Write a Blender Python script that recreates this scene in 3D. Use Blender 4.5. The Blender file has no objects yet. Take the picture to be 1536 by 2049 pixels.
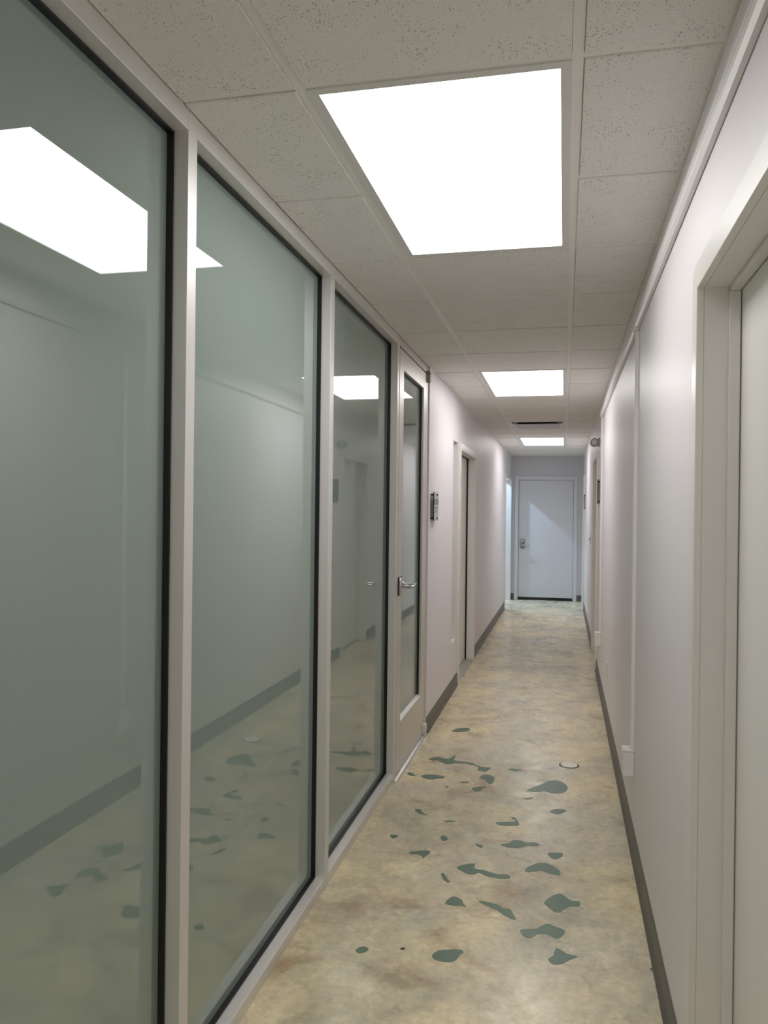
import bpy, bmesh, math, random
from mathutils import Matrix, Vector

# ------------------------------------------------------------------ camera, world, exposure
sc = bpy.context.scene
COL = sc.collection
F_PX, PITCH, YAW, ROLL = 1581.84, -0.001817, -0.223732, 0.01161
EYE = 1.4634
fwd = Vector((math.sin(YAW)*math.cos(PITCH), math.cos(YAW)*math.cos(PITCH), math.sin(PITCH)))
rt0 = Vector((math.cos(YAW), -math.sin(YAW), 0.0))
up0 = rt0.cross(fwd)
rt = rt0*math.cos(ROLL) + up0*math.sin(ROLL)
up = up0*math.cos(ROLL) - rt0*math.sin(ROLL)
cam_d = bpy.data.cameras.new('camera')
cam_d.sensor_fit = 'HORIZONTAL'; cam_d.sensor_width = 36.0
cam_d.lens = F_PX/1536.0*36.0
cam_d.clip_start = 0.02; cam_d.clip_end = 100
cam = bpy.data.objects.new('camera', cam_d); COL.objects.link(cam)
M3 = Matrix((rt, up, -fwd)).transposed().to_4x4()
cam.matrix_world = Matrix.Translation((0, 0, EYE)) @ M3
sc.camera = cam

world = bpy.data.worlds.new('world'); sc.world = world
world.use_nodes = True
world.node_tree.nodes['Background'].inputs[0].default_value = (0.5, 0.55, 0.6, 1)
world.node_tree.nodes['Background'].inputs[1].default_value = 0.02
sc.view_settings.view_transform = 'Standard'
sc.view_settings.look = 'None'
sc.view_settings.gamma = 1.0
sc.view_settings.use_curve_mapping = False
sc.view_settings.exposure = 0.0
sc.cycles.max_bounces = 16
sc.cycles.diffuse_bounces = 10
sc.cycles.glossy_bounces = 6
PANEL_STRENGTH = 7.4          # luminance of the ceiling light panels
PANEL_COLOR = (1.0, 0.975, 0.955)

# ------------------------------------------------------------------ key dimensions (metres)
WL, WR, GL = -0.869, 0.310, -0.879      # left wall face, right wall face, glazing frame face
GLASS_X = -0.932
H = 2.414                               # ceiling grid level
L = 13.402                              # end wall
Y_BACK = -3.19                          # wall behind the camera
G1, G2 = -0.592, 0.018                  # main runners
Y0, P = 1.690, 0.6099                   # ceiling rows
random.seed(4)
# ------------------------------------------------------------------ materials
def mat(name, color, rough=0.5, metal=0.0, spec=0.5, ior=None, bump=None, coat=0.0):
    m = bpy.data.materials.new(name); m.use_nodes = True
    b = m.node_tree.nodes['Principled BSDF']
    b.inputs['Base Color'].default_value = (*color, 1)
    b.inputs['Roughness'].default_value = rough
    b.inputs['Metallic'].default_value = metal
    b.inputs['Specular IOR Level'].default_value = spec
    if ior: b.inputs['IOR'].default_value = ior
    if coat: b.inputs['Coat Weight'].default_value = coat
    if bump:
        nt = m.node_tree
        g = nt.nodes.new('ShaderNodeNewGeometry')
        mp = nt.nodes.new('ShaderNodeMapping'); mp.inputs['Scale'].default_value = bump[0]
        n = nt.nodes.new('ShaderNodeTexNoise'); n.inputs['Scale'].default_value = 1.0; n.inputs['Detail'].default_value = 2
        bp = nt.nodes.new('ShaderNodeBump'); bp.inputs['Strength'].default_value = bump[1]; bp.inputs['Distance'].default_value = bump[2]
        nt.links.new(g.outputs['Position'], mp.inputs['Vector']); nt.links.new(mp.outputs[0], n.inputs['Vector'])
        nt.links.new(n.outputs['Fac'], bp.inputs['Height']); nt.links.new(bp.outputs[0], b.inputs['Normal'])
    return m

def emit(name, color, s):
    m = bpy.data.materials.new(name); m.use_nodes = True
    nt = m.node_tree; nt.nodes.clear()
    e = nt.nodes.new('ShaderNodeEmission'); o = nt.nodes.new('ShaderNodeOutputMaterial')
    e.inputs[0].default_value = (*color, 1); e.inputs[1].default_value = s
    nt.links.new(e.outputs[0], o.inputs[0]); return m

def N(nt, kind, **kw):
    n = nt.nodes.new(kind)
    for k, v in kw.items():
        if k in n.inputs: n.inputs[k].default_value = v
        else: setattr(n, k, v)
    return n

def ramp(nt, fac, stops, interp='LINEAR'):
    r = nt.nodes.new('ShaderNodeValToRGB'); r.color_ramp.interpolation = interp
    els = r.color_ramp.elements
    while len(els) < len(stops): els.new(0.5)
    for e, (p, c) in zip(els, stops):
        e.position = p; e.color = (*c, 1) if len(c) == 3 else c
    nt.links.new(fac, r.inputs[0]); return r.outputs[0]

def mixc(nt, fac, a, b, mode='MIX'):
    m = nt.nodes.new('ShaderNodeMix'); m.data_type = 'RGBA'; m.blend_type = mode
    for sock, v in ((m.inputs[0], fac), (m.inputs[6], a), (m.inputs[7], b)):
        if hasattr(v, 'is_output'): nt.links.new(v, sock)
        elif isinstance(v, (int, float)): sock.default_value = v
        else: sock.default_value = (*v, 1)
    return m.outputs[2]

def make_tile_mat():
    m = bpy.data.materials.new('mineral_tile'); m.use_nodes = True
    nt = m.node_tree; b = nt.nodes['Principled BSDF']
    b.inputs['Roughness'].default_value = 0.9; b.inputs['Specular IOR Level'].default_value = 0.15
    g = N(nt, 'ShaderNodeNewGeometry')
    # small worm-like fissures: stretched, warped cell dots with patchy density
    w = N(nt, 'ShaderNodeTexNoise', Scale=60.0, Detail=2.0)
    nt.links.new(g.outputs['Position'], w.inputs['Vector'])
    vm = N(nt, 'ShaderNodeVectorMath', operation='MULTIPLY_ADD'); vm.inputs[1].default_value = (.010, .010, 0)
    nt.links.new(w.outputs['Color'], vm.inputs[0]); nt.links.new(g.outputs['Position'], vm.inputs[2])
    mp = N(nt, 'ShaderNodeMapping'); mp.inputs['Scale'].default_value = (1.0, 0.62, 1.0); mp.inputs['Rotation'].default_value = (0, 0, .5)
    nt.links.new(vm.outputs[0], mp.inputs['Vector'])
    v = N(nt, 'ShaderNodeTexVoronoi', Scale=205.0, Randomness=1.0)
    nt.links.new(mp.outputs[0], v.inputs['Vector'])
    d = N(nt, 'ShaderNodeTexNoise', Scale=9.0, Detail=3.0)
    nt.links.new(g.outputs['Position'], d.inputs['Vector'])
    rad = N(nt, 'ShaderNodeMath', operation='MULTIPLY_ADD'); rad.inputs[1].default_value = 0.80; rad.inputs[2].default_value = -0.06
    sep = N(nt, 'ShaderNodeSeparateColor'); nt.links.new(v.outputs['Color'], sep.inputs[0])
    md = N(nt, 'ShaderNodeMath', operation='MULTIPLY'); nt.links.new(d.outputs['Fac'], md.inputs[0]); nt.links.new(sep.outputs[0], md.inputs[1])
    nt.links.new(md.outputs[0], rad.inputs[0])
    lt = N(nt, 'ShaderNodeMath', operation='LESS_THAN'); nt.links.new(v.outputs['Distance'], lt.inputs[0]); nt.links.new(rad.outputs[0], lt.inputs[1])
    f = N(nt, 'ShaderNodeTexNoise', Scale=420.0, Detail=2.0); nt.links.new(g.outputs['Position'], f.inputs['Vector'])
    base = ramp(nt, f.outputs['Fac'], [(0.3, (.78, .765, .74)), (0.7, (.86, .845, .82))])
    c = mixc(nt, lt.outputs[0], base, (.50, .48, .45))
    nt.links.new(c, b.inputs['Base Color'])
    inv = N(nt, 'ShaderNodeMath', operation='MULTIPLY_ADD'); inv.inputs[1].default_value = -1.0
    nt.links.new(lt.outputs[0], inv.inputs[0]); nt.links.new(f.outputs['Fac'], inv.inputs[2])
    bp = N(nt, 'ShaderNodeBump'); bp.inputs['Strength'].default_value = 0.5; bp.inputs['Distance'].default_value = 0.002
    nt.links.new(inv.outputs[0], bp.inputs['Height']); nt.links.new(bp.outputs[0], b.inputs['Normal'])
    return m

def make_floor_mat():
    m = bpy.data.materials.new('stained_concrete'); m.use_nodes = True
    nt = m.node_tree; b = nt.nodes['Principled BSDF']
    g = N(nt, 'ShaderNodeNewGeometry')
    def noise(sx, sy, detail=4.0, rough=.55, dist=0.0, off=(0, 0, 0)):
        mp = N(nt, 'ShaderNodeMapping'); mp.inputs['Scale'].default_value = (sx, sy, 1); mp.inputs['Location'].default_value = off
        nt.links.new(g.outputs['Position'], mp.inputs['Vector'])
        n = N(nt, 'ShaderNodeTexNoise', Scale=1.0, Detail=detail, Roughness=rough, Distortion=dist)
        nt.links.new(mp.outputs[0], n.inputs['Vector']); return n.outputs['Fac']
    c = ramp(nt, noise(2.2, 1.9, 5, .6, .6), [(0.30, (.43, .40, .29)), (0.44, (.62, .55, .38)), (0.56, (.74, .64, .42)), (0.70, (.82, .70, .44))])
    grey = ramp(nt, noise(1.6, 1.5, 5, .6, .4, (3, 7, 0)), [(0.46, (0, 0, 0)), (0.66, (.75, .75, .75))])
    c = mixc(nt, grey, c, (.58, .54, .45))
    pale = ramp(nt, noise(3.5, 3.0, 6, .65, 1.0, (11, 2, 0)), [(0.56, (0, 0, 0)), (0.70, (.6, .6, .6))])
    c = mixc(nt, pale, c, (.82, .75, .58))
    rust = ramp(nt, noise(2.6, 3.0, 6, .65, .8, (5, 19, 0)), [(0.54, (0, 0, 0)), (0.70, (.8, .8, .8))])
    c = mixc(nt, rust, c, (.36, .245, .135))
    dark = ramp(nt, noise(5.5, 6.5, 7, .7, 1.2, (31, 4, 0)), [(0.60, (0, 0, 0)), (0.72, (.7, .7, .7))])
    c = mixc(nt, dark, c, (.20, .18, .145))
    rb = N(nt, 'ShaderNodeTexNoise', Scale=38.0, Detail=6.0, Roughness=.7); nt.links.new(g.outputs['Position'], rb.inputs['Vector'])
    mott = ramp(nt, rb.outputs['Fac'], [(0.25, (.76, .76, .76)), (0.75, (1.2, 1.2, 1.2))])
    c = mixc(nt, 1.0, c, mott, 'MULTIPLY')
    m2 = ramp(nt, noise(9, 8, 7, .72, .8, (2, 9, 0)), [(0.30, (.80, .795, .78)), (0.50, (1.02, 1.02, 1.01)), (0.70, (1.18, 1.16, 1.10))])
    c = mixc(nt, 1.0, c, m2, 'MULTIPLY')
    sp = ramp(nt, noise(55, 60, 3, .6, 0, (8, 3, 0)), [(0.68, (0, 0, 0)), (0.73, (.55, .55, .55))])
    c = mixc(nt, sp, c, (.26, .20, .14))
    # scratches and hairlines, pale, mostly across the corridor
    s = ramp(nt, noise(5, 60, 3, .6, .5, (1, 1, 0)), [(0.66, (0, 0, 0)), (0.71, (.35, .35, .35))])
    c = mixc(nt, s, c, (.85, .78, .64))
    nt.links.new(c, b.inputs['Base Color'])
    r = ramp(nt, noise(7, 7, 5, .6), [(0.3, (.20, .20, .20)), (0.7, (.36, .36, .36))])
    nt.links.new(r, b.inputs['Roughness'])
    b.inputs['Specular IOR Level'].default_value = 0.5
    bp = N(nt, 'ShaderNodeBump'); bp.inputs['Strength'].default_value = 0.12; bp.inputs['Distance'].default_value = 0.004
    nt.links.new(noise(14, 14, 5, .6), bp.inputs['Height']); nt.links.new(bp.outputs[0], b.inputs['Normal'])
    return m

MT = {
 'wall': mat('lilac_white_wall', (.78, .75, .77), .44, spec=.45, bump=((70, 70, 14), .10, .003)),
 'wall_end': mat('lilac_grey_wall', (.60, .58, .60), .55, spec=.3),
 'paint': mat('white_frame_paint', (.76, .75, .72), .33, spec=.5),
 'leaf': mat('white_door_paint', (.84, .825, .79), .38, spec=.5),
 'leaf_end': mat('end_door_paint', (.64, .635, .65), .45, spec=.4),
 'vinyl': mat('grey_vinyl_base', (.115, .108, .092), .45),
 'alu': mat('anodised_aluminium', (.74, .73, .705), .40, metal=.35),
 'alu_door': mat('anodised_door_aluminium', (.68, .65, .61), .40, metal=.45),
 'chrome': mat('brushed_chrome', (.62, .61, .60), .2, metal=1.0),
 'polished': mat('polished_threshold', (.85, .84, .82), .16, metal=1.0),
 'black': mat('black_gasket', (.006, .006, .006), .45),
 'dark': mat('dark_void', (.02, .02, .022), .8),
 'grid': mat('white_grid_steel', (.82, .805, .78), .5),
 'fixture': mat('white_fixture_frame', (.72, .71, .69), .45),
 'raceway': mat('white_raceway', (.80, .78, .78), .38),
 'grey': mat('grey_plastic', (.30, .29, .28), .5),
 'plaque': mat('frosted_sign_plate', (.50, .51, .50), .3),
 'band': mat('dark_sign_band', (.16, .14, .14), .35),
 'ink': mat('grey_sign_print', (.22, .20, .20), .5),
 'print': mat('pale_sign_print', (.42, .40, .40), .5),
 'sign_dark': mat('dark_sign', (.05, .045, .045), .8, spec=.1),
 'green': mat('green_floor_patch', (.105, .175, .118), .34, bump=((30, 30, 30), .1, .003)),
 'brown': mat('brown_floor_spot', (.05, .03, .02), .5),
 'cover': mat('pale_cover_disc', (.93, .91, .84), .6, spec=.2),
 'sconcrete': mat('grey_threshold_plate', (.44, .43, .38), .4),
 'plastic': mat('white_plastic', (.82, .80, .78), .4),
 'vent_plate': mat('lilac_vent_plate', (.58, .56, .59), .5),
 'lockmetal': mat('dull_lock_metal', (.27, .265, .26), .35, metal=.8),
 'panel': emit('light_panel_glow', PANEL_COLOR, PANEL_STRENGTH),
 'tile': make_tile_mat(), 'floor': make_floor_mat(),
}
gl = mat('reflective_grey_green_glass', (.255, .320, .292), 0.0, ior=2.5)
gl.node_tree.nodes['Principled BSDF'].inputs['Specular Tint'].default_value = (.95, 1.0, .98, 1)
MT['glass'] = gl

# ------------------------------------------------------------------ mesh helpers
def add_box(bm, x0, x1, y0, y1, z0, z1, bev=0.0):
    x0, x1 = sorted((x0, x1)); y0, y1 = sorted((y0, y1)); z0, z1 = sorted((z0, z1))
    t = bmesh.new()
    bmesh.ops.create_cube(t, size=1.0)
    bmesh.ops.scale(t, vec=(x1-x0, y1-y0, z1-z0), verts=t.verts)
    bmesh.ops.translate(t, vec=((x0+x1)/2, (y0+y1)/2, (z0+z1)/2), verts=t.verts)
    if bev: bmesh.ops.bevel(t, geom=list(t.edges), offset=bev, segments=2, affect='EDGES', profile=.5)
    merge(bm, t)

def merge(bm, t):
    me = bpy.data.meshes.new('tmp'); t.to_mesh(me); t.free(); bm.from_mesh(me); bpy.data.meshes.remove(me)

def add_cyl(bm, a, b, r0, r1=None, seg=20, bev=0.0):
    a, b = Vector(a), Vector(b); d = b-a
    t = bmesh.new()
    bmesh.ops.create_cone(t, cap_ends=True, segments=seg, radius1=r0, radius2=r0 if r1 is None else r1, depth=d.length)
    if bev:
        es = [e for e in t.edges if any(len(f.verts) > 4 for f in e.link_faces)]
        bmesh.ops.bevel(t, geom=es, offset=bev, segments=2, affect='EDGES', profile=.5)
    mtx = Matrix.Translation((a+b)/2) @ d.to_track_quat('Z', 'Y').to_matrix().to_4x4()
    bmesh.ops.transform(t, matrix=mtx, verts=t.verts); merge(bm, t)

def add_prism(bm, prof, axis, a0, a1):
    """extrude a closed (p,q) profile along an axis: 'y' -> (p=x,q=z); 'x' -> (p=y,q=z); 'z' -> (p=x,q=y)"""
    def pt(p, q, a): return {'y': (p, a, q), 'x': (a, p, q), 'z': (p, q, a)}[axis]
    t = bmesh.new()
    va = [t.verts.new(pt(p, q, a0)) for p, q in prof]; vb = [t.verts.new(pt(p, q, a1)) for p, q in prof]
    t.faces.new(va); t.faces.new(vb[::-1])
    n = len(prof)
    for i in range(n): t.faces.new((va[i], vb[i], vb[(i+1) % n], va[(i+1) % n]))
    bmesh.ops.recalc_face_normals(t, faces=t.faces); merge(bm, t)

def obj(name, bm, material, parent=None, smooth=False):
    me = bpy.data.meshes.new(name); bm.to_mesh(me); bm.free()
    me.materials.append(MT[material])
    if smooth:
        for p in me.polygons: p.use_smooth = True
        try: me.set_sharp_from_angle(angle=math.radians(35))
        except Exception: pass
    o = bpy.data.objects.new(name, me); COL.objects.link(o)
    if parent:
        o.parent = parent
        o.matrix_parent_inverse = Matrix.Translation(-parent.location) if parent.type == 'EMPTY' else Matrix.Identity(4)
    return o

def boxes(name, lst, material, parent=None, bev=0.0):
    bm = bmesh.new()
    for b in lst: add_box(bm, *b, bev=bev)
    return obj(name, bm, material, parent)

def tag(o, label, cat=None, group=None, kind=None):
    o['label'] = label
    if cat: o['category'] = cat
    if group: o['group'] = group
    if kind: o['kind'] = kind
    return o

def thing(name, loc, label, cat, group=None, kind=None):
    o = bpy.data.objects.new(name, None); COL.objects.link(o); o.location = loc
    o.empty_display_size = 0.1
    return tag(o, label, cat, group, kind)

S = 'structure'
# ------------------------------------------------------------------ shell
floor = boxes('floor', [(-1.0, 0.45, Y_BACK-.1, L+.12, -.08, 0), (-3.5, -1.0, 11.2, L+.12, -.08, 0)], 'floor')
tag(floor, 'mottled beige stained concrete corridor floor with green spots', 'floor', kind=S)

WT = .12
D2 = (6.705, 7.800); D4 = (0.985, 1.940); D5 = (7.650, 8.590); D6 = (12.42, 13.30); DW = (12.10, 13.30); SL = (6.30, 6.575)
DH = 1.985
wl_ = boxes('wall_left', [
    (WL-WT, WL, Y_BACK, .49, 0, 2.46), (WL-WT, WL, 5.135, SL[0], 0, 2.46),
    (WL-WT, WL, SL[0], SL[1], 0, .385), (WL-WT, WL, SL[0], SL[1], 2.035, 2.46),
    (WL-WT, WL, SL[1], D2[0]-.02, 0, 2.46), (WL-WT, WL, D2[0]-.02, D2[1]+.02, DH+.02, 2.46),
    (WL-WT, WL, D2[1]+.02, DW[0]-.02, 0, 2.46), (WL-WT, WL, DW[0]-.02, DW[1]+.02, DH+.02, 2.46),
    (WL-WT, WL, DW[1]+.02, L+.0, 0, 2.46)], 'wall')
tag(wl_, 'lilac white corridor wall on the left beyond the glass', 'wall', kind=S)
pieces = []; y = Y_BACK
for d in (D4, D5, D6):
    pieces.append((WR, WR+WT, y, d[0]-.02, 0, 2.46)); pieces.append((WR, WR+WT, d[0]-.02, d[1]+.02, DH+.02, 2.46)); y = d[1]+.02
pieces.append((WR, WR+WT, y, L, 0, 2.46))
tag(boxes('wall_right', pieces, 'wall'), 'satin lilac white corridor wall along the right side', 'wall', kind=S)
ED = (-.742, .154)
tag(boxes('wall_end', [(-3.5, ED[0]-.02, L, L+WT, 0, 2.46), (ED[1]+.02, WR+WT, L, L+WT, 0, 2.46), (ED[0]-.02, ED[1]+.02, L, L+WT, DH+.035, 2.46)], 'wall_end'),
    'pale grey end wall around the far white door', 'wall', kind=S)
tag(boxes('wall_behind', [(WL-WT, WR+WT, Y_BACK-.1, Y_BACK, 0, 2.46)], 'wall'), 'white wall closing the corridor behind the viewpoint', 'wall', kind=S)
tag(boxes('wall_side_room', [(-3.5, -3.4, 11.2, L, 0, 2.46), (-3.5, WL-WT, 11.1, 11.2, 0, 2.46)], 'wall'),
    'walls of the side room seen through the far left doorway', 'wall', kind=S)
sr_ceil = boxes('ceiling', [(-3.5, WL-WT, 11.2, L, H, H+.05)], 'grid')
tag(sr_ceil, 'flat ceiling of the side room with small downlights', 'ceiling', kind=S)

# ------------------------------------------------------------------ suspended ceiling
deck = boxes('ceiling', [(-1.0, .45, Y_BACK-.1, L+.12, 2.46, 2.52)], 'grid')
tag(deck, 'suspended corridor ceiling of speckled tiles in a white metal grid', 'ceiling', kind=S)
TW = .012
for x in (G1, G2):
    bm = bmesh.new(); add_box(bm, x-TW, x+TW, Y_BACK, L, H, H+.002); add_box(bm, x-.001, x+.001, Y_BACK, L, H+.002, H+.038)
    obj('main_runner', bm, 'grid', deck)
rows = list(range(-8, 20))
LIGHT_ROWS = {-5: 'b', -4: 'b', 0: 'a', 1: 'a', 6: 'c', 7: 'c', 14: 'd', 15: 'd'}
VENT_ROW = 11
colx = [(None, G1), (G1, G2), (G2, WR)]
def left_edge(yc): return GL if yc < 5.13 else WL
tile_cache = {}
def tile_mesh(w, l):
    key = (round(w, 4), round(l, 4))
    if key not in tile_cache:
        bm = bmesh.new(); add_box(bm, -w/2, w/2, -l/2, l/2, 0, .016)
        es = [e for e in bm.edges if all(v.co.z < .001 for v in e.verts)]
        bmesh.ops.bevel(bm, geom=es, offset=.0018, segments=1, affect='EDGES')
        me = bpy.data.meshes.new('ceiling_tile'); bm.to_mesh(me); bm.free(); me.materials.append(MT['tile']); tile_cache[key] = me
    return tile_cache[key]
tee_cache = {}
for k in rows:
    ya = Y0+k*P; yb = min(ya+P, L)
    ya_ = max(ya, Y_BACK)
    for ci, (xa, xb) in enumerate(colx):
        if xa is None: xa = left_edge((ya+yb)/2)
        # cross tee at the near edge of the row (not across the middle of a light)
        mid_light = ci == 1 and k in LIGHT_ROWS and (k-1) in LIGHT_ROWS
        if not mid_light and ya > Y_BACK:
            key = (ci, round(xb-xa, 4))
            if key not in tee_cache:
                bm = bmesh.new(); w = xb-xa-2*TW*(1 if ci == 1 else .5)
                add_box(bm, -w/2, w/2, -TW, TW, 0.0003, .0023); add_box(bm, -w/2, w/2, -.001, .001, .002, .03)
                me = bpy.data.meshes.new('cross_tee'); bm.to_mesh(me); bm.free(); me.materials.append(MT['grid']); tee_cache[key] = me
            o = bpy.data.objects.new('cross_tee', tee_cache[key]); COL.objects.link(o); o.parent = deck
            xc = (xa+xb)/2 + (0 if ci == 1 else (-TW/2 if ci == 0 else TW/2))
            o.location = (xc, ya, H)
        if ci == 1 and (k in LIGHT_ROWS or k == VENT_ROW): continue
        x0 = xa + (TW if ci else .002); x1 = xb - (TW if ci < 2 else .010)
        yc0 = ya_+TW; yc1 = yb-(TW if yb < L else .004)
        o = bpy.data.objects.new('ceiling_tile', tile_mesh(x1-x0, yc1-yc0)); COL.objects.link(o); o.parent = deck
        o.location = ((x0+x1)/2+random.uniform(-.001, .001), (yc0+yc1)/2+random.uniform(-.0015, .0015), H-.005+random.uniform(-.001, .0008))
        o.rotation_euler = (random.uniform(-.0015, .0015), random.uniform(-.003, .003), random.uniform(-.0015, .0015))
obj('wall_angle', (lambda bm: (add_box(bm, WR-.020, WR, Y_BACK, L, H+.0, H+.002), add_box(bm, WR-.003, WR, Y_BACK, L, H-.021, H), bm)[-1])(bmesh.new()), 'grid', deck)
boxes('wall_angle', [(WL, WL+.018, 5.14, L, H, H+.002), (WL, WL+.003, 5.14, L, H-.012, H)], 'grid', deck)
boxes('wall_angle', [(WL+.003, WR-.003, L-.003, L, H-.012, H)], 'grid', deck)

# ------------------------------------------------------------------ ceiling light panels
def light_panel(k, label):
    ya, yb = Y0+k*P+TW, Y0+(k+2)*P-TW
    xa, xb = G1+TW, G2-TW
    t = thing('ceiling_light', ((xa+xb)/2, (ya+yb)/2, H), label, 'ceiling light', 'flat panel lights in the ceiling grid')
    fw = .024
    bm = bmesh.new()
    for b in ((xa, xa+fw, ya, yb), (xb-fw, xb, ya, yb), (xa+fw, xb-fw, ya, ya+fw), (xa+fw, xb-fw, yb-fw, yb)):
        add_box(bm, *b, H-.004, H+.02)
    obj('frame', bm, 'fixture', t)
    boxes('diffuser', [(xa+fw, xb-fw, ya+fw, yb-fw, H+.0005, H+.010)], 'panel', t)
    boxes('housing', [(xa+.01, xb-.01, ya+.01, yb-.01, H+.021, H+.034)], 'fixture', t)
light_panel(0, 'largest glowing ceiling light panel nearest the camera, above the glass partition')
light_panel(6, 'middle glowing ceiling light panel just past the glass door')
light_panel(14, 'farthest and smallest glowing ceiling light panel, before the end door')
light_panel(-5, 'added unseen ceiling light panel behind the viewpoint, brightening the near corridor')  # added panel out of view, lifts the lower walls and near floor

# ------------------------------------------------------------------ air diffuser
ya, yb = Y0+VENT_ROW*P+TW, Y0+(VENT_ROW+1)*P-TW; xa, xb = G1+TW, G2-TW
v = thing('ceiling_vent', ((xa+xb)/2, (ya+yb)/2, H), 'white square air vent with a dark slot between two ceiling lights', 'air vent')
bm = bmesh.new(); fw = .03
for b in ((xa, xa+fw, ya, yb), (xb-fw, xb, ya, yb), (xa+fw, xb-fw, ya, ya+fw), (xa+fw, xb-fw, yb-fw, yb)): add_box(bm, *b, H-.003, H+.004)
obj('frame', bm, 'fixture', v)
bm = bmesh.new()
for b in ((xa+.02, xa+.035, ya+.02, yb-.02), (xb-.035, xb-.02, ya+.02, yb-.02), (xa+.035, xb-.035, ya+.02, ya+.035), (xa+.035, xb-.035, yb-.035, yb-.02)): add_box(bm, *b, H+.004, H+.045)
add_box(bm, xa+.02, xb-.02, ya+.02, yb-.02, H+.041, H+.045)
obj('throat', bm, 'dark', v)
boxes('face_plate', [(xa+.065, xb-.055, ya+.10, yb-.035, H-.020, H-.012)], 'vent_plate', v, bev=.003)
boxes('hanger', [(xa+.03, xa+.085, ya+.13, yb-.04, H-.012, H+.004)], 'fixture', v)
boxes('hanger', [(xb-.085, xb-.03, ya+.13, yb-.04, H-.012, H+.004)], 'fixture', v)
bm = bmesh.new(); add_cyl(bm, ((xa+xb)/2, ya+.16, H-.012), ((xa+xb)/2, ya+.16, H+.04), .02); obj('stem', bm, 'black', v)

# ------------------------------------------------------------------ baseboards
BH = .104
def base_y(name, xw, s, y0, y1, label):
    bm = bmesh.new()
    prof = [(xw, 0), (xw+s*.016, 0), (xw+s*.015, .004), (xw+s*.008, .014), (xw+s*.0055, .024), (xw+s*.005, BH-.004), (xw+s*.003, BH), (xw, BH)]
    add_prism(bm, prof, 'y', y0, y1)
    return tag(obj(name, bm, 'vinyl'), label, 'baseboard', kind=S)
CW = .062
base_y('baseboard_left', WL, 1, 5.140, D2[0]-CW-.001, 'short grey vinyl baseboard between glass door and left white door')
base_y('baseboard_left', WL, 1, D2[1]+CW+.001, DW[0]-CW-.001, 'long grey vinyl baseboard past the left white door')
base_y('baseboard_right', WR, -1, D4[1]+CW+.001, D5[0]-CW-.001, 'long grey vinyl baseboard along the near right wall')
base_y('baseboard_right', WR, -1, D5[1]+CW+.001, D6[0]-CW-.001, 'grey vinyl baseboard on the far stretch of the right wall')
base_y('baseboard_right', WR, -1, Y_BACK, D4[0]-CW-.001, 'grey vinyl baseboard behind the viewpoint on the right')
def base_x(x0, x1, label):
    bm = bmesh.new(); add_prism(bm, [(L, 0), (L-.014, 0), (L-.006, .02), (L-.005, BH), (L, BH)], 'x', x0, x1)
    tag(obj('baseboard_end', bm, 'vinyl'), label, 'baseboard', kind=S)
base_x(WL+.001, ED[0]-CW-.001, 'tiny dark baseboard left of the end door')
base_x(ED[1]+CW+.001, WR-.001, 'tiny dark baseboard right of the end door')

# ------------------------------------------------------------------ glazed partition: three windows
MW = .046
MULL = [(.49, .536), (1.727, 1.773), (2.908, 2.958), (4.155, 4.205)]
ZS, ZH = .048, 2.362
def window(n, i, label, first=False):
    y0, y1 = MULL[i][1], MULL[i+1][0]
    w = thing('window_%d' % n, (GL, (y0+y1)/2, 0), label, 'window', kind=S)
    XB = GL-.10
    for (a, b) in ([MULL[i]] if first else []) + [MULL[i+1]]:
        boxes('mullion', [(XB, GL, a, b, 0, H)], 'alu', w, bev=.0012)
    boxes('header', [(XB, GL-.0005, y0, y1, ZH, H)], 'alu', w, bev=.001)
    bm = bmesh.new(); add_box(bm, XB, GL-.0005, y0, y1, .024, ZS, bev=.001); add_box(bm, XB, GL-.004, y0, y1, 0, .024)
    obj('sill', bm, 'alu', w)
    g = boxes('glass_pane', [(GLASS_X-.006, GLASS_X, y0, y1, ZS, ZH)], 'glass', w)
    gt = .012; bm = bmesh.new(); gx0, gx1 = GLASS_X+.0003, GLASS_X+.016
    tk = .006
    add_box(bm, gx0, gx1, y0, y0+tk, ZS, ZH); add_box(bm, gx0, gx1, y1-tk, y1, ZS, ZH)
    add_box(bm, gx0, gx1, y0+tk, y1-tk, ZS, ZS+tk); add_box(bm, gx0, gx1, y0+tk, y1-tk, ZH-tk, ZH)
    gk = obj('gasket', bm, 'black', g)
    return w
window(1, 0, 'nearest tall grey-green glass partition pane at the left edge', True)
window(2, 1, 'middle tall grey-green glass partition pane in aluminium frame')
window(3, 2, 'narrowest-looking grey glass partition pane beside the glass door')
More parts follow.
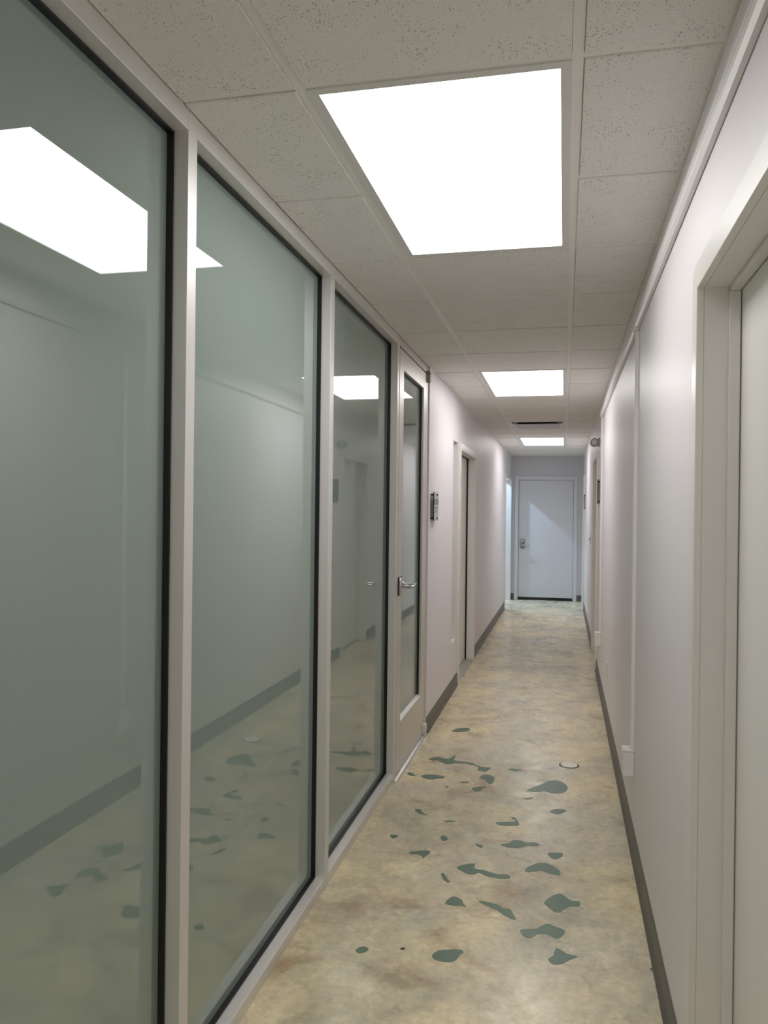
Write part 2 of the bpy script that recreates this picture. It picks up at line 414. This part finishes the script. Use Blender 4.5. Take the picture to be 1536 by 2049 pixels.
PATCHES=[[(-0.71,5.224),(-0.69,5.295),(-0.645,5.33),(-0.605,5.33),(-0.597,5.301),(-0.61,5.261),(-0.651,5.225)],[(-0.763,4.608),(-0.746,4.643),(-0.707,4.661),(-0.664,4.642),(-0.638,4.668),(-0.625,4.718),(-0.614,4.705),(-0.615,4.632),(-0.579,4.617),(-0.527,4.609),(-0.488,4.592),(-0.464,4.556),(-0.418,4.545),(-0.388,4.543),(-0.402,4.493),(-0.413,4.464),(-0.445,4.474),(-0.46,4.487),(-0.46,4.531),(-0.487,4.563),(-0.535,4.579),(-0.579,4.575),(-0.611,4.559),(-0.643,4.543),(-0.676,4.569),(-0.703,4.597),(-0.737,4.592)],[(-0.834,4.328),(-0.825,4.35),(-0.804,4.332),(-0.783,4.298),(-0.808,4.294),(-0.824,4.305)],[(-0.755,4.302),(-0.727,4.332),(-0.691,4.345),(-0.657,4.337),(-0.625,4.329),(-0.626,4.296),(-0.656,4.282),(-0.678,4.265),(-0.716,4.264),(-0.738,4.283)],[(-0.436,4.363),(-0.416,4.411),(-0.39,4.418),(-0.357,4.383),(-0.353,4.315),(-0.369,4.271),(-0.389,4.297),(-0.409,4.34)],[(-0.457,4.174),(-0.442,4.199),(-0.413,4.219),(-0.382,4.218),(-0.403,4.193),(-0.409,4.157),(-0.435,4.139)],[(-0.531,4.254),(-0.513,4.271),(-0.485,4.279),(-0.491,4.261),(-0.516,4.248)],[(-0.602,4.17),(-0.588,4.179),(-0.58,4.169),(-0.59,4.156)],[(-0.293,4.54),(-0.27,4.56),(-0.226,4.561),(-0.22,4.545),(-0.251,4.52),(-0.273,4.524)],[(-0.176,4.218),(-0.139,4.281),(-0.097,4.346),(-0.066,4.399),(-0.026,4.421),(0.006,4.407),(0.03,4.359),(0.036,4.307),(0.023,4.251),(-0.007,4.218),(-0.05,4.219),(-0.085,4.236),(-0.124,4.213)],[(-0.05,3.95),(-0.03,3.986),(0.003,3.999),(0.027,3.985),(0.007,3.946),(-0.017,3.925)],[(-0.199,4.111),(-0.175,4.105),(-0.138,4.127),(-0.145,4.104),(-0.17,4.09)],[(-0.695,3.82),(-0.666,3.817),(-0.651,3.783),(-0.625,3.756),(-0.657,3.764),(-0.68,3.784)],[(-0.535,3.706),(-0.512,3.717),(-0.481,3.716),(-0.492,3.704),(-0.524,3.697)],[(-0.747,3.483),(-0.733,3.492),(-0.711,3.485),(-0.722,3.456),(-0.736,3.458)],[(-0.523,3.524),(-0.509,3.539),(-0.488,3.511),(-0.498,3.482),(-0.514,3.49)],[(-0.365,3.488),(-0.347,3.485),(-0.33,3.476),(-0.331,3.455),(-0.347,3.458)],[(-0.632,3.324),(-0.609,3.345),(-0.556,3.366),(-0.541,3.344),(-0.553,3.316),(-0.561,3.287),(-0.57,3.302),(-0.59,3.319),(-0.613,3.313)],[(-0.412,3.233),(-0.396,3.262),(-0.345,3.29),(-0.344,3.25),(-0.327,3.239),(-0.302,3.24),(-0.275,3.226),(-0.24,3.217),(-0.205,3.223),(-0.192,3.206),(-0.2,3.186),(-0.237,3.18),(-0.287,3.189),(-0.319,3.21),(-0.336,3.19),(-0.361,3.188),(-0.389,3.208)],[(-0.466,3.164),(-0.458,3.172),(-0.439,3.135),(-0.422,3.104),(-0.431,3.096),(-0.454,3.123)],[(-0.296,3.747),(-0.26,3.762),(-0.215,3.778),(-0.207,3.796),(-0.23,3.827),(-0.215,3.836),(-0.192,3.784),(-0.192,3.739),(-0.246,3.722),(-0.277,3.724)],[(-0.255,3.508),(-0.221,3.528),(-0.205,3.567),(-0.175,3.575),(-0.147,3.555),(-0.11,3.566),(-0.088,3.551),(-0.098,3.529),(-0.145,3.52),(-0.176,3.488),(-0.223,3.485)],[(-0.05,3.473),(-0.018,3.481),(0.011,3.483),(0.008,3.447),(-0.017,3.416),(-0.04,3.431)],[(-0.138,3.276),(-0.128,3.313),(-0.077,3.367),(-0.026,3.35),(0.001,3.305),(-0.001,3.272),(-0.03,3.269),(-0.07,3.289),(-0.104,3.276),(-0.131,3.266)],[(-0.416,2.93),(-0.396,2.988),(-0.361,2.974),(-0.347,2.941),(-0.333,2.92),(-0.354,2.925),(-0.387,2.919)],[(-0.295,2.975),(-0.266,2.979),(-0.229,2.969),(-0.197,2.944),(-0.176,2.945),(-0.162,2.908),(-0.152,2.879),(-0.163,2.872),(-0.194,2.895),(-0.226,2.927),(-0.263,2.948)],[(-0.055,3.028),(-0.038,3.069),(-0.005,3.109),(0.015,3.103),(0.044,3.067),(0.076,3.065),(0.071,3.027),(0.038,3.019),(0.02,2.997),(0.001,2.966),(-0.018,2.965),(-0.032,2.984),(-0.049,3.007)],[(-0.133,2.8),(-0.119,2.816),(-0.079,2.828),(-0.061,2.854),(-0.039,2.873),(-0.012,2.86),(0.015,2.847),(0.019,2.825),(-0.0,2.784),(-0.024,2.789),(-0.047,2.8),(-0.073,2.794),(-0.09,2.768),(-0.112,2.762)],[(-0.033,2.648),(-0.018,2.671),(-0.01,2.717),(0.007,2.713),(0.028,2.693),(0.061,2.685),(0.036,2.659),(0.015,2.633),(-0.005,2.621),(-0.024,2.623)],[(-0.406,2.577),(-0.397,2.602),(-0.372,2.618),(-0.32,2.633),(-0.308,2.618),(-0.318,2.599),(-0.325,2.568),(-0.346,2.55),(-0.378,2.548),(-0.399,2.559)],[(-0.658,2.542),(-0.652,2.562),(-0.635,2.572),(-0.618,2.561),(-0.625,2.541),(-0.644,2.53)],[(-0.516,2.586),(-0.51,2.598),(-0.499,2.594),(-0.507,2.584)],[(0.285,2.672),(0.297,2.673),(0.304,2.66),(0.295,2.654)]]
# ------------------------------------------------------------------ glass door
d1 = thing('door_1', (GL, 4.64, 0), 'aluminium framed full-glass door with a chrome lever', 'door', kind=S)
dy0, dy1 = 4.209, 5.078
FX = GL+.002; BX = FX-.045; gy0, gy1, gz0, gz1 = 4.320, 4.958, .287, 2.245
ztop = 2.350; zbot = .018
boxes('jamb', [(GL-.10, GL, 5.084, 5.133, 0, H)], 'alu_door', d1, bev=.001)
boxes('header', [(GL-.10, GL-.0005, 4.2055, 5.084, 2.362, H)], 'alu_door', d1, bev=.001)
boxes('door_stop', [(GL-.10, BX-.004, 4.206, 5.084, 2.345, 2.361), (GL-.1, BX-.004, 4.206, 4.216, .01, 2.345), (GL-.1, BX-.004, 5.074, 5.084, .01, 2.345)], 'black', d1)
boxes('stile', [(BX, FX, dy0, gy0, zbot, ztop)], 'alu_door', d1, bev=.001)
boxes('stile', [(BX, FX, gy1, dy1, zbot, ztop)], 'alu_door', d1, bev=.001)
boxes('top_rail', [(BX, FX, gy0, gy1, gz1, ztop)], 'alu_door', d1)
boxes('bottom_rail', [(BX, FX, gy0, gy1, zbot, gz0)], 'alu_door', d1)
dg = boxes('glass_pane', [(FX-.030, FX-.024, gy0, gy1, gz0, gz1)], 'glass', d1)
bm = bmesh.new(); tk = .005
a, b = FX-.0238, FX-.012
add_box(bm, a, b, gy0, gy0+tk, gz0, gz1); add_box(bm, a, b, gy1-tk, gy1, gz0, gz1); add_box(bm, a, b, gy0+tk, gy1-tk, gz0, gz0+tk); add_box(bm, a, b, gy0+tk, gy1-tk, gz1-tk, gz1)
gk = obj('gasket', bm, 'black', dg)
# bright glazing bead ledge under the glass
bm = bmesh.new(); add_prism(bm, [(FX-.023, gz0), (FX, gz0), (FX, gz0+.002), (FX-.023, gz0+.012)], 'y', gy0+tk, gy1-tk); obj('glazing_bead', bm, 'alu', d1)
boxes('pivot', [(GL-.005, GL+.024, 5.052, 5.100, 2.300, 2.347), (GL-.005, GL+.024, 5.052, 5.100, 2.352, 2.372)], 'grey', d1, bev=.003)
boxes('pivot', [(GL-.005, GL+.022, 5.050, 5.098, .022, .080), (GL-.005, GL+.022, 5.05, 5.098, .0, .018)], 'alu', d1, bev=.003)
bm = bmesh.new(); add_prism(bm, [(-.882, 0), (-.848, 0), (-.848, .006), (-.854, .011), (-.862, .011), (-.868, .014), (-.882, .016)], 'y', 4.150, 5.046); obj('threshold', bm, 'polished', d1)
# lever
hy, hz = 4.262, 1.050
bm = bmesh.new(); add_box(bm, FX, FX+.004, hy-.050, hy+.050, hz-.050, hz+.050); obj('rose_shadow', bm, 'black', d1)  # black backing paints the shadow edge around the lever rose
bm = bmesh.new(); add_box(bm, FX+.004, FX+.018, hy-.048, hy+.048, hz-.048, hz+.048, bev=.004)
pl = obj('rose', bm, 'chrome', d1, smooth=True)
bm = bmesh.new()
add_cyl(bm, (FX+.018, hy, hz), (FX+.032, hy, hz), .026, .0145, 28)
add_cyl(bm, (FX+.028, hy, hz), (FX+.084, hy, hz), .0135, seg=28, bev=.003)
add_cyl(bm, (FX+.074, hy-.006, hz+.001), (FX+.070, hy+.105, hz+.006), .0095, .007, 20, bev=.003)
obj('lever', bm, 'chrome', d1, smooth=True)

# ------------------------------------------------------------------ hollow metal doors
def mapper(side):
    if side == 'R': return lambda u0, u1, d0, d1, z0, z1: (WR+d0, WR+d1, u0, u1, z0, z1)
    if side == 'L': return lambda u0, u1, d0, d1, z0, z1: (WL-d0, WL-d1, u0, u1, z0, z1)
    return lambda u0, u1, d0, d1, z0, z1: (u0, u1, L+d0, L+d1, z0, z1)
def frame(t, side, u0, u1, h, D, stop=True, proud=.017, depth=None, fm='paint'):
    mp = mapper(side); dep = depth or D+.05; cw = .060; lt = .019
    for s, u in ((-1, u0), (1, u1)):
        bm = bmesh.new()
        add_box(bm, *mp(u, u+s*cw, -proud, -.0002, 0, h+cw), bev=.002)
        add_box(bm, *mp(u, u+s*lt, -.0002, dep, 0, h))
        if stop: add_box(bm, *mp(u, u-s*.012, D-.026, D-.003, 0, h-.012), bev=.0015)
        obj('jamb', bm, fm, t)
    bm = bmesh.new()
    add_box(bm, *mp(u0+.0002, u1-.0002, -proud, -.0002, h, h+cw), bev=.002)
    add_box(bm, *mp(u0, u1, -.0002, dep, h, h+lt))
    if stop: add_box(bm, *mp(u0+.012, u1-.012, D-.026, D-.003, h-.012, h), bev=.0015)
    obj('frame_head', bm, fm, t)
def leaf(t, side, u0, u1, h, D, m='leaf', gap=.012):
    mp = mapper(side)
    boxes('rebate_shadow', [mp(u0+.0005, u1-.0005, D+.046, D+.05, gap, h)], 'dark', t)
    return boxes('door_leaf', [mp(u0+.004, u1-.004, D, D+.044, gap, h-.004)], m, t, bev=.0015)
def lever(t, side, u, z, sgn, D):
    mp = mapper(side)
    def pt(u_, d_, z_): b = mp(u_, u_, d_, d_, z_, z_); return (b[0], b[2], b[4])
    bm = bmesh.new(); add_cyl(bm, pt(u, D, z), pt(u, D-.012, z), .033, seg=28, bev=.003); obj('rose', bm, 'chrome', t, True)
    bm = bmesh.new(); add_cyl(bm, pt(u, D-.012, z), pt(u, D-.055, z), .011, seg=18); add_cyl(bm, pt(u-sgn*.008, D-.052, z), pt(u+sgn*.11, D-.050, z), .0095, .0075, 18, bev=.003); obj('lever', bm, 'chrome', t, True)

d2 = thing('door_2', (WL, sum(D2)/2, 0), 'white office door recessed in the left wall past the glass door', 'door', kind=S)
frame(d2, 'L', *D2, DH, .072, stop=False); boxes('door_seal', [(WL-.056, WL-.070, D2[1]-.009, D2[1], .01, DH), (WL-.056, WL-.070, D2[0], D2[0]+.009, .01, DH), (WL-.056, WL-.070, D2[0]+.009, D2[1]-.009, DH-.009, DH)], 'black', d2); leaf(d2, 'L', *D2, DH, .072); lever(d2, 'L', D2[0]+.07, 1.0, 1, .072)
boxes('threshold_plate', [(WL-.115, WL+.010, D2[0]+.001, D2[1]-.001, 0, .008)], 'sconcrete', d2, bev=.002)
d4 = thing('door_4', (WR, sum(D4)/2, 0), 'cream white door in a deep frame at the right picture edge', 'door', kind=S)
frame(d4, 'R', *D4, DH, .079); leaf(d4, 'R', *D4, DH, .079); lever(d4, 'R', D4[0]+.07, 1.0, 1, .079)
d5 = thing('door_5', (WR, sum(D5)/2, 0), 'white door recessed in the right wall below the small grey fixture', 'door', kind=S)
frame(d5, 'R', *D5, DH, .072); leaf(d5, 'R', *D5, DH, .072); lever(d5, 'R', D5[0]+.07, 1.0, 1, .072)
d6 = thing('door_6', (WR, sum(D6)/2, 0), 'white framed door on the right beside the end wall', 'door', kind=S)
frame(d6, 'R', *D6, DH, .072); leaf(d6, 'R', *D6, DH, .072); lever(d6, 'R', D6[0]+.07, 1.0, 1, .072)

# end door
EH = 2.003
d3 = thing('door_3', (sum(ED)/2, L, 0), 'plain white door closing the far end of the corridor, partly lit', 'door', kind=S)
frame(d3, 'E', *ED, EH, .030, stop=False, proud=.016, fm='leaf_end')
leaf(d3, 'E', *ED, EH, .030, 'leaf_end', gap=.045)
boxes('door_sweep', [(ED[0]+.006, ED[1]-.006, L+.026, L+.050, .006, .046)], 'black', d3)
bm = bmesh.new(); hx, hz = ED[0]+.072, .935
add_box(bm, hx-.036, hx+.036, L+.012, L+.030, hz-.085, hz+.085, bev=.008); obj('lock_plate', bm, 'lockmetal', d3, True)
bm = bmesh.new(); add_cyl(bm, (hx, L+.012, hz+.045), (hx, L+.002, hz+.045), .017, seg=20, bev=.003); obj('lock_cylinder', bm, 'chrome', d3, True)
bm = bmesh.new(); add_cyl(bm, (hx, L+.014, hz-.020), (hx, L-.040, hz-.020), .013, seg=18); add_cyl(bm, (hx-.008, L-.036, hz-.020), (hx+.115, L-.034, hz-.022), .011, .009, 18, bev=.003); obj('lever', bm, 'chrome', d3, True)
for (sx, sz, w, h) in ((-.34, .14, .010, .045), (-.02, .235, .07, .006), (.08, .20, .03, .004), (-.10, .09, .03, .008), (-.50, .085, .035, .006)):
    boxes('scuff_mark', [(sx-w/2, sx+w/2, L+.0295, L+.0302, sz-h/2, sz+h/2)], 'print', d3)

# open doorway to the side room at the far left
tr = thing('trim_1', (WL, sum(DW)/2, 0), 'white casing around the open doorway at the far left', 'door casing', kind=S)
frame(tr, 'L', *DW, DH, .07, stop=False, proud=.014, depth=WT+.001)

# slim sidelight slot in the left wall
w4 = thing('window_4', (WL, sum(SL)/2, .385), 'slim recessed sidelight slot beside the left white door', 'window', kind=S)
boxes('glass_pane', [(WL-.095, WL-.089, SL[0], SL[1], .385, 2.035)], 'plaque', w4)
boxes('sill', [(WL-.088, WL-.001, SL[0]+.001, SL[1]-.001, .3852, .400)], 'plastic', w4)
boxes('side_casing', [(WL-.088, WL+.008, SL[1]-.012, SL[1]+.030, .40, 2.035)], 'paint', w4, bev=.001)

# ------------------------------------------------------------------ downlights of the side room
def downlight(x, y, power, label):
    t = thing('downlight', (x, y, H), label, 'downlight', 'downlights in the side room')
    bm = bmesh.new(); add_cyl(bm, (x, y, H-.0005), (x, y, H-.006), .065, .060, 28); obj('trim_ring', bm, 'fixture', t)
    bm = bmesh.new(); add_cyl(bm, (x, y, H-.0062), (x, y, H-.0085), .042, seg=28)
    o = obj('lens', bm, 'fixture', t); o.data.materials.clear(); o.data.materials.append(emit('downlight_glow', (.50, .73, 1.0), power))
downlight(-1.50, 13.02, 1900, 'cool white downlight nearest the far left doorway in the side room')
downlight(-2.10, 12.90, 500, 'cool white downlight deeper inside the side room')

# ------------------------------------------------------------------ signs
sg = thing('room_sign', (WL, 5.34, 1.395), 'frosted stand-off room sign with dark band beside the glass door', 'sign')
sx0, sx1 = WL+.020, WL+.025; sy0, sy1, sz0, sz1 = 5.215, 5.395, 1.398, 1.592
boxes('plate', [(sx0, sx1, sy0, sy1, sz0, sz1)], 'plaque', sg)
boxes('plate_edge', [(sx0-.0005, sx1+.0003, sy0-.0022, sy0-.0002, sz0, sz1)], 'black', sg)
nb = boxes('number_band', [(sx1+.0002, sx1+.0008, sy0+.004, sy1-.002, 1.508, 1.545)], 'band', sg)
bm = bmesh.new()
for i, (a, b) in enumerate(((.02, .045), (.055, .062), (.075, .10))): add_box(bm, sx1+.0009, sx1+.0013, sy0+a, sy0+b, 1.517, 1.538)
obj('number_print', bm, 'print', nb)
bm = bmesh.new()
for z, a, b in ((1.488, .02, .15), (1.479, .02, .13), (1.462, .02, .145), (1.453, .02, .10)): add_box(bm, sx1+.0002, sx1+.0007, sy0+a, sy0+b, z, z+.005)
obj('small_print', bm, 'ink', sg)
for z in (sz0+.016, sz1-.018):
    bm = bmesh.new(); yc = (sy0+sy1)/2+.02
    add_cyl(bm, (WL, yc, z), (sx1+.006, yc, z), .0075, seg=18, bev=.001); obj('stand_off', bm, 'black', sg)
    bm = bmesh.new(); add_cyl(bm, (WL, sy0+.012, z), (sx0, sy0+.012, z), .0065, seg=14); obj('stand_off', bm, 'black', sg)
def dark_sign(y0, y1, z0, z1, label):
    t = thing('room_sign', (WR, (y0+y1)/2, z0), label, 'sign')
    boxes('plate', [(WR-.016, WR-.012, y0, y1, z0, z1)], 'sign_dark', t)
    for z in (z0+.02, z1-.02):
        bm = bmesh.new(); add_cyl(bm, (WR, (y0+y1)/2, z), (WR-.019, (y0+y1)/2, z), .007, seg=16); obj('stand_off', bm, 'black', t)
dark_sign(7.29, 7.46, 1.545, 1.765, 'dark sign seen edge-on beside the recessed right door')
dark_sign(12.12, 12.30, 1.52, 1.74, 'tiny dark sign seen edge-on near the far right corner')

# ------------------------------------------------------------------ small grey wall fixture
em = thing('wall_fixture', (WR, 7.55, 2.14), 'small grey drum-shaped fixture high on the right wall', 'wall fixture')
boxes('base', [(WR-.016, WR, 7.45, 7.56, 2.075, 2.150)], 'grey', em, bev=.005)
bm = bmesh.new(); add_cyl(bm, (WR-.046, 7.46, 2.112), (WR-.046, 7.55, 2.112), .036, .038, 28, bev=.005); add_box(bm, WR-.05, WR-.014, 7.47, 7.54, 2.090, 2.134); fh = obj('head', bm, 'grey', em, True)
bm = bmesh.new(); add_cyl(bm, (WR-.046, 7.4595, 2.112), (WR-.046, 7.455, 2.112), .024, seg=24); obj('lens', bm, 'plaque', fh, True)

# ------------------------------------------------------------------ cable raceways and outlets on the right wall
def race_profile(z0, z1, dep):
    b = WR-.0012
    return [(b, z0), (WR-dep+.007, z0), (WR-dep, z0+.012), (WR-dep, z0+.030), (WR-dep+.002, z0+.031), (WR-dep+.002, z0+.033), (WR-dep, z0+.034), (WR-dep, z1-.006), (WR-dep+.005, z1), (b, z1)]
rw = thing('cable_raceway', (WR-.01, 2.0, 2.265), 'long white cable raceway running just under the ceiling on the right', 'raceway')
bm = bmesh.new(); add_prism(bm, race_profile(2.268, 2.318, .020), 'y', Y_BACK, 3.585); obj('channel', bm, 'raceway', rw)
bm = bmesh.new(); add_prism(bm, race_profile(2.268, 2.318, .020), 'y', 3.665, 6.795); obj('channel', bm, 'raceway', rw)
boxes('tee_cover', [(WR-.023, WR-.0012, 3.588, 3.662, 2.262, 2.321)], 'raceway', rw, bev=.003)
boxes('elbow_cover', [(WR-.023, WR-.0012, 6.798, 6.865, 2.262, 2.321)], 'raceway', rw, bev=.003)
def drop(yc, zb, label):
    t = thing('cable_raceway', (WR, yc, zb), label, 'raceway')
    bm = bmesh.new(); w = .016
    add_prism(bm, [(WR, yc-w), (WR-.011, yc-w), (WR-.015, yc-w+.004), (WR-.015, yc+w-.004), (WR-.011, yc+w), (WR, yc+w)], 'z', zb, 2.2615); obj('channel', bm, 'raceway', t)
drop(3.625, .436, 'near vertical white cable raceway dropping down the right wall')
drop(6.83, .474, 'far vertical white cable raceway dropping beside the recessed right door')
def outlet_box(yc, z0, z1, label):
    t = thing('outlet_box', (WR, yc, z0), label, 'outlet box')
    boxes('body', [(WR-.046, WR, yc-.036, yc+.036, z0, z1-.008)], 'raceway', t, bev=.004)
    boxes('top_cap', [(WR-.048, WR, yc-.038, yc+.038, z1-.008, z1)], 'plastic', t, bev=.003)
    cp = boxes('cover_plate', [(WR-.049, WR-.046, yc-.030, yc+.030, z0+.010, z1-.014)], 'plastic', t, bev=.001)
    for dz in (.032, .072):
        boxes('socket', [(WR-.0505, WR-.049, yc-.014, yc+.014, z0+dz-.011, z0+dz+.011)], 'plaque', cp)
outlet_box(3.625, .318, .434, 'nearest white surface outlet box above the right baseboard')
outlet_box(6.83, .358, .472, 'far white surface outlet box beside the recessed right door')
def wall_plate(yc, zc, h, label, cat, toggle=False):
    t = thing('wall_plate', (WR, yc, zc-h/2), label, cat)
    boxes('plate', [(WR-.006, WR, yc-.036, yc+.036, zc-h/2, zc+h/2)], 'plastic', t, bev=.002)
    if toggle: boxes('toggle', [(WR-.018, WR-.006, yc-.005, yc+.005, zc-.010, zc+.012)], 'grey', t)
    else:
        for dz in (-.022, .022): boxes('socket', [(WR-.010, WR-.006, yc-.016, yc+.016, zc+dz-.014, zc+dz+.014)], 'plastic', t, bev=.002)
wall_plate(5.80, .355, .115, 'flush white outlet plate low on the right wall between the raceway boxes', 'outlet')
wall_plate(7.15, .355, .115, 'flush white outlet plate low beside the recessed right door', 'outlet')
wall_plate(9.70, 1.150, .115, 'light switch plate on the far right wall', 'light switch', True)

# ------------------------------------------------------------------ floor details
fc = thing('floor_cover', (.046, 4.705, 0), 'round pale cover disc with a dark rim set flush in the concrete floor', 'floor cover')
bm = bmesh.new(); add_cyl(bm, (.046, 4.705, 0), (.046, 4.705, .0014), .057, .055, 40); obj('rim', bm, 'dark', fc)
bm = bmesh.new(); add_cyl(bm, (.046, 4.705, .0014), (.046, 4.705, .0045), .049, .046, 40); obj('disc', bm, 'cover', fc)
def smooth_loop(pts, sub=4):
    n = len(pts); out = []
    for i in range(n):
        p0, p1, p2, p3 = (Vector(pts[(i+j-1) % n]) for j in range(4))
        for s in range(sub):
            t = s/sub
            out.append(.5*((2*p1)+(p2-p0)*t+(2*p0-5*p1+4*p2-p3)*t*t+(3*p1-p0-3*p2+p3)*t**3))
    return out
for i, pts in enumerate(PATCHES):
    loop = smooth_loop(pts)
    cx = sum(p[0] for p in loop)/len(loop); cy = sum(p[1] for p in loop)/len(loop)
    bm = bmesh.new()
    top = [bm.verts.new((cx+(p[0]-cx)*.985, cy+(p[1]-cy)*.985, .0009)) for p in loop]
    bot = [bm.verts.new((p[0], p[1], 0.0)) for p in loop]
    f = bm.faces.new(top)
    for k in range(len(loop)): bm.faces.new((bot[k], bot[(k+1) % len(loop)], top[(k+1) % len(loop)], top[k]))
    bmesh.ops.recalc_face_normals(bm, faces=bm.faces)
    if f.normal.z < 0: bmesh.ops.reverse_faces(bm, faces=bm.faces)
    bmesh.ops.triangulate(bm, faces=[f])
    obj('floor_patch', bm, 'brown' if i == 31 else 'green', floor)
